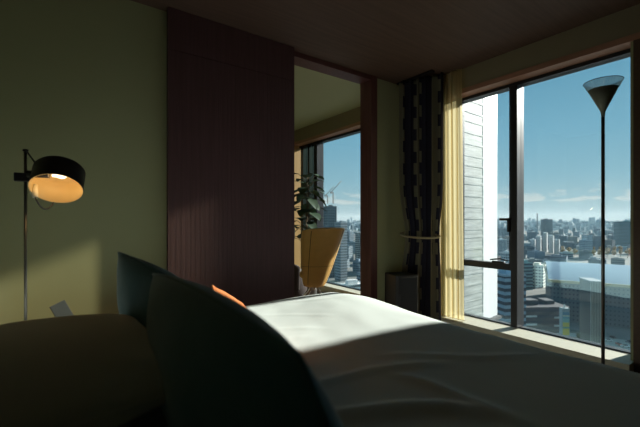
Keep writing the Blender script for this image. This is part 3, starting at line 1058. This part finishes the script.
bld('apartment_tower', 'pale apartment tower with a lit edge right of the dark construction tower', 'building', 341, 450, 10, 13, DROP - 4 * 450 / F, math.radians(-5), FAC[0], (.34, .40, .42))
claim(341, 450, 12)
bld('office_block', 'long low white roofed block behind the tan chair', 'building', 349, 330, 34, 14, 17, math.radians(-12), FAC[1], (.80, .82, .80))
claim(349, 330, 22)

# trees: autumn clump and street trees
AUT = mat('autumn_leaves', (.34, .20, .08), .9, var=.35, scale=.8)
GRN = mat('park_leaves', (.055, .085, .04), .9, var=.4, scale=.8)
rnd = random.Random(3)
def tree(label, px, t, h, w, m, group):
    x, y = at(px, t)
    taken.append((x, y, w * .7))
    root = empty('tree', (x, y, G))
    tag(root, label, 'tree', group)
    c = MB()
    for k in range(7):
        a = rnd.uniform(0, 2 * PI)
        rr_ = rnd.uniform(0, .32) * w
        r = rnd.uniform(.22, .34) * w
        z = h * rnd.uniform(.5, .82)
        def sp(u, v):
            th, ph = 2 * PI * u, PI * v
            d = Vector((math.sin(ph) * math.cos(th), math.sin(ph) * math.sin(th), math.cos(ph)))
            q = r * (1 + .22 * noise.noise(d * 2.5 + Vector((k, px, t))))
            return Vector((rr_ * math.cos(a), rr_ * math.sin(a), z)) + d * q
        c.grid(sp, 12, 8)
    c.build('crown', m, root)
    MB().tube([(0, 0, 0), (0, 0, h * .6)], [.35, .2], 6).build('trunk', M['bark'], root)
for i in range(14):
    tree('russet autumn tree in the clump behind the vaulted hall', 593.5 + 6.8 * (i % 7) , 690 + 60 * (i // 7) + rnd.uniform(0, 22), rnd.uniform(15, 22), rnd.uniform(9, 10), AUT, 'autumn trees behind the hall')
claim(602, 730, 40); claim(617, 730, 40); claim(630, 740, 40)
for i in range(5):
    tree('russet tree beside the white apartment cluster', 562.5 + 6.2 * (i % 3), 765 + 40 * (i // 3), rnd.uniform(14, 20), rnd.uniform(8.5, 9.5), AUT, 'autumn trees by the apartments')
claim(567, 770, 22)
for (px, yy) in ((607, 354), (618, 357), (629, 358), (579, 341), (637, 357)):
    tree('small dark street tree at the foot of the ribbed office block', px, tpx(yy), rnd.uniform(4, 6), rnd.uniform(3, 4.5), GRN, 'street trees below')
# cars on the street
def car(px, yy, col, label, rz):
    x, y = at(px, tpx(yy))
    taken.append((x, y, 4))
    root = empty('car', (x, y, G), rz)
    tag(root, label, 'car', 'cars on the street below')
    o = MB().bbox(-2.1, 2.1, -.85, .85, .3, .95, .18, 2).build('body', M['plain'], root); o.color = (*col, 1)
    MB().bbox(-1.2, 1.0, -.72, .72, .95, 1.5, .22, 2).build('cabin', M['black'], root)
    for a in (-1.3, 1.3):
        for b in (-.8, .8):
            MB().tube([(a, b - .1, .32), (a, b + .1, .32)], .32, 10).build('wheel', M['black'], root)
for k, (px, yy, c) in enumerate(((608, 341, (.8, .8, .8)), (613, 338, (.05, .05, .06)), (603, 346, (.75, .75, .75)), (619, 345, (.6, .1, .08)), (625, 347, (.8, .8, .78)), (582, 337, (.7, .72, .75)), (575, 340, (.08, .08, .1)), (629, 343, (.3, .32, .35)))):
    nm = ['white', 'black', 'white', 'red', 'white', 'silver', 'black', 'grey'][k]
    car(px, yy, c, nm + ' car on the street ' + ['right of the ribbed block', 'behind the white car near the ribbed block', 'closest to the foot of the ribbed block', 'among the street trees', 'at the right edge of the street', 'left of the ribbed block', 'beside the sign tower', 'far right behind the trees'][k], math.radians(50 if k % 2 else 130))

# the mass of the city, in rings of distance
PAL = [(.55, .58, .58), (.42, .46, .48), (.70, .72, .70), (.34, .38, .42), (.50, .46, .40), (.24, .30, .34), (.60, .50, .40), (.76, .78, .78), (.30, .24, .22), (.20, .25, .28)]
rnd = random.Random(21)
spans = [(283, 424), (486, 672)]
cands = []
yv = 226.0
rows = []
while yv < 352:
    rows.append(yv)
    yv += max(1.1, (yv - HOR) * .145)
for yv in rows:
    t = tpx(yv)
    for (a, b) in spans:
        px = a + rnd.uniform(0, 6)
        while px < b:
            wpx = rnd.uniform(15, 34) * F / t
            cands.append((yv + rnd.uniform(-.3, .3), px, t * rnd.uniform(.95, 1.05), rnd.uniform(.7, 1.0)))
            px += max(wpx * rnd.uniform(1.15, 1.7), 2.2)
KINDS_ = ['office_block', 'apartment_block', 'low_rise_building']
count = 0
made = []
cands.sort(key=lambda c: c[2])
rest = []
for (yv, px, t, f) in cands:
    if t < 150:
        continue
    w = rnd.uniform(12, 26); d = rnd.uniform(12, 24)
    x, y = at(px, t)
    rad = max(w, d) * .62
    if any((x - a) ** 2 + (y - b) ** 2 < (rad + r) ** 2 for a, b, r in taken):
        continue
    taken.append((x, y, rad * .9))
    if rnd.random() < .10 and t > 500: h = rnd.uniform(38, 58)
    elif t > 350: h = rnd.choice([9, 11, 14, 18, 22, 28, 34]) * rnd.uniform(.85, 1.15)
    else: h = rnd.choice([7, 9, 12, 15, 19]) * rnd.uniform(.85, 1.15)
    if px > 510:
        h = min(h, 13 if t < 520 else (18 if t < 850 else 32)) * rnd.uniform(.8, 1.0)
    made.append((x, y, t, px, w, d, h))
NEAR = 260
for i, (x, y, t, px, w, d, h) in enumerate(made):
    col = rnd.choice(PAL)
    kq = rnd.uniform(.6, .9)
    col = tuple(c * kq * q for c, q in zip(col, (.78, .95, 1.06)))
    rot = math.radians(rnd.choice([-50, -30, -10, 8, 12, 16, 24]) + rnd.uniform(-5, 5))
    if i < NEAR:
        k = 0 if h < 13 else (1 if h < 24 else 2)
        wh = 'seen through the opening beyond the tan chair' if px < 450 else 'in the city below the window beside the bed'
        name = ('low_rise_building', 'mid_rise_building', 'high_rise_building')[k]
        lab = ('low flat roofed building ', 'middling flat roofed block ', 'taller apartment block ')[k] + wh
        bld(name, lab, 'building', px, t, w, d, h, rot, rnd.choice(FAC), col, ('low', 'middling', 'taller')[k] + ' buildings ' + wh, roof=t < 900, rnd=rnd)
    else:
        rest.append((x, y, w, d, h, rot))
mb3 = MB()
def addfar(x, y, w, d, h, rot, mi):
    mb3.m = mi
    R_ = Matrix.Rotation(rot, 3, 'Z')
    o = len(mb3.v)
    mb3.box(-w / 2, w / 2, -d / 2, d / 2, 0, h)
    for k in range(o, len(mb3.v)):
        mb3.v[k] = tuple(R_ @ Vector(mb3.v[k]) + Vector((x, y, 0)))
for r in rest:
    addfar(*r, rnd.randrange(4))
# scatter further towards the horizon
for k in range(3800):
    a, b = rnd.choice([spans[1], spans[1], spans[0]])
    px = rnd.uniform(a, b)
    t = 2600 * (9000 / 2600) ** rnd.random()
    x, y = at(px, t)
    if rnd.random() < .012:
        addfar(x, y, rnd.uniform(25, 45), rnd.uniform(25, 40), rnd.uniform(70, 76 + t * .0085 * rnd.random()), rnd.uniform(0, 3), rnd.randrange(4))
    else:
        addfar(x, y, rnd.uniform(16, 45), rnd.uniform(16, 40), rnd.choice([8, 12, 16, 22, 30, 40]) * rnd.uniform(.8, 1.3), rnd.uniform(0, 3), rnd.randrange(4))
fmats = [mat('far_wall_a', (.30, .38, .43), .8), mat('far_wall_b', (.18, .25, .30), .8), mat('far_wall_c', (.50, .56, .58), .8), mat('far_wall_d', (.11, .16, .19), .8)]
o = mb3.build('distant_city', fmats, recalc=False, loc=(0, 0, G))
tag(o, 'dense far city of tiny blocks reaching to the horizon', 'buildings', None, 'stuff')

def ground_mat():
    m, nt, out = newmat('city_ground')
    p = nt.nodes.new('ShaderNodeBsdfPrincipled')
    p.inputs['Roughness'].default_value = .9
    tc = nt.nodes.new('ShaderNodeTexCoord')
    v = nt.nodes.new('ShaderNodeTexVoronoi')
    v.inputs['Scale'].default_value = .035
    nt.links.new(tc.outputs['Object'], v.inputs['Vector'])
    no = nt.nodes.new('ShaderNodeTexNoise')
    no.inputs['Scale'].default_value = .05
    no.inputs['Detail'].default_value = 6
    nt.links.new(tc.outputs['Object'], no.inputs[0])
    a = mixcol(nt, no.outputs[0], (.07, .085, .08), (.30, .30, .28))
    b = mixcol(nt, math_(nt, 'LESS_THAN', v.outputs['Distance'], .25), a, (.11, .13, .11))
    nt.links.new(b, p.inputs['Base Color'])
    nt.links.new(p.outputs[0], out.inputs[0])
    return m
gq = MB()
gq.lathe([(0, 0), (200, 0), (1000, 0), (5000, 0), (26000, 0)], 48, smooth=False)
o = gq.build('ground', ground_mat(), loc=(0, 0, G - .02), recalc=False)
for pz in o.data.polygons:
    pass
tag(o, 'grey city ground far below the windows', 'ground', None, 'structure')
# street strip below the window
st_ = MB()
a0, a1 = Vector((*at(560, 236), 0)), Vector((*at(690, 205), 0))
dv_ = (a1 - a0).normalized(); nv_ = Vector((-dv_.y, dv_.x, 0)) * 13
st_.add([a0 - nv_, a1 - nv_, a1 + nv_, a0 + nv_], [(0, 1, 2, 3)])
o = st_.build('street', mat('asphalt_street', (.40, .40, .36), .85, var=.25, scale=.3), loc=(0, 0, G + .05))
tag(o, 'pale street at the foot of the ribbed office block', 'street', None, 'structure')

# haze: a layer of thin air over the city
hz = MB().box(90, 16000, -9000, 16000, G - 10, G + 260)
ho = hz.build('haze', None or mat('dummy_haze', (.5, .5, .5)))
hm, nt, out = newmat('city_haze')
vs = nt.nodes.new('ShaderNodeVolumeScatter')
vs.inputs['Color'].default_value = (.55, .84, 1, 1)
vs.inputs['Density'].default_value = .00007
vs.inputs['Anisotropy'].default_value = .1
nt.links.new(vs.outputs[0], out.inputs['Volume'])
ho.data.materials.clear(); ho.data.materials.append(hm)
tag(ho, 'thin pale blue haze lying over the distant city', 'haze', None, 'stuff')

# ------------------------------------------------------------------ sky, sun
wd = bpy.data.worlds.new('World')
S.world = wd
wd.use_nodes = True
nt = wd.node_tree
nt.nodes.clear()
out = nt.nodes.new('ShaderNodeOutputWorld')
bg = nt.nodes.new('ShaderNodeBackground')
tc = nt.nodes.new('ShaderNodeTexCoord')
sp = nt.nodes.new('ShaderNodeSeparateXYZ')
nt.links.new(tc.outputs['Generated'], sp.inputs[0])
rp = nt.nodes.new('ShaderNodeValToRGB')
el = rp.color_ramp.elements
el[0].position = 0.0; el[0].color = (.42, .52, .54, 1)
el[1].position = 1.0; el[1].color = (.05, .16, .27, 1)
for ps, cc in ((.04, (.36, .54, .60)), (.10, (.27, .50, .61)), (.20, (.20, .45, .60)), (.38, (.115, .33, .49)), (.6, (.08, .24, .38))):
    e = el.new(ps); e.color = (*cc, 1)
nt.links.new(sp.outputs[2], rp.inputs[0])
# low cumulus bank: noise over direction, kept to a band above the horizon
at2 = math_(nt, 'ARCTAN2', sp.outputs[1], sp.outputs[0])
cmb = nt.nodes.new('ShaderNodeCombineXYZ')
nt.links.new(math_(nt, 'MULTIPLY', at2, 10.0), cmb.inputs[0])
nt.links.new(math_(nt, 'MULTIPLY', sp.outputs[2], 34.0), cmb.inputs[1])
cn = nt.nodes.new('ShaderNodeTexNoise')
cn.inputs['Scale'].default_value = 2.0
cn.inputs['Detail'].default_value = 7
cn.inputs['Roughness'].default_value = .55
nt.links.new(cmb.outputs[0], cn.inputs['Vector'])
band = nt.nodes.new('ShaderNodeValToRGB')
be = band.color_ramp.elements
be[0].position = 0.034; be[0].color = (0, 0, 0, 1)
be[1].position = .095; be[1].color = (0, 0, 0, 1)
e = be.new(.043); e.color = (1, 1, 1, 1)
e = be.new(.058); e.color = (.75, .75, .75, 1)
nt.links.new(sp.outputs[2], band.inputs[0])
thr = math_(nt, 'SUBTRACT', math_(nt, 'ADD', cn.outputs[0], math_(nt, 'MULTIPLY', band.outputs[0], .30)), .70)
cm_ = math_(nt, 'MULTIPLY', thr, 11.0)
cl = nt.nodes.new('ShaderNodeClamp')
nt.links.new(cm_, cl.inputs[0])
fc = math_(nt, 'MULTIPLY', math_(nt, 'MULTIPLY', cl.outputs[0], band.outputs[0]), .9)
nt.links.new(mixcol(nt, fc, rp.outputs[0], (.66, .72, .70)), bg.inputs[0])
bg.inputs[1].default_value = 1.0
nt.links.new(bg.outputs[0], out.inputs[0])

sun = bpy.data.lights.new('sun', 'SUN')
sun.energy = 10.8
sun.color = (1, .97, .90)
sun.angle = math.radians(1.9)
so2 = bpy.data.objects.new('sun', sun)
COL.objects.link(so2)
so2.rotation_euler = Vector((-1, .195, -.42)).to_track_quat('-Z', 'Y').to_euler()

# ------------------------------------------------------------------ camera
cam = bpy.data.cameras.new('camera')
cam.sensor_width = 36
cam.lens = F * 36 / 640
cam.shift_y = (HOR - 213.5) / 640
cam.clip_start = .05
cam.clip_end = 60000
cam.dof.use_dof = True
cam.dof.focus_distance = 3.2
cam.dof.aperture_fstop = 2.8
cob = bpy.data.objects.new('camera', cam)
COL.objects.link(cob)
cob.location = (0, 0, CAMZ)
cob.rotation_euler = (PI / 2, 0, -math.atan2(265, 365))
S.camera = cob

S.view_settings.view_transform = 'Standard'
S.view_settings.look = 'None'
S.view_settings.gamma = 1
S.view_settings.exposure = 0
S.view_settings.use_curve_mapping = False
S.cycles.use_denoising = True
S.cycles.max_bounces = 10
S.cycles.diffuse_bounces = 6
S.cycles.transparent_max_bounces = 16
S.cycles.volume_bounces = 0
S.cycles.caustics_reflective = False
S.cycles.caustics_refractive = False
S.cycles.sample_clamp_indirect = 4
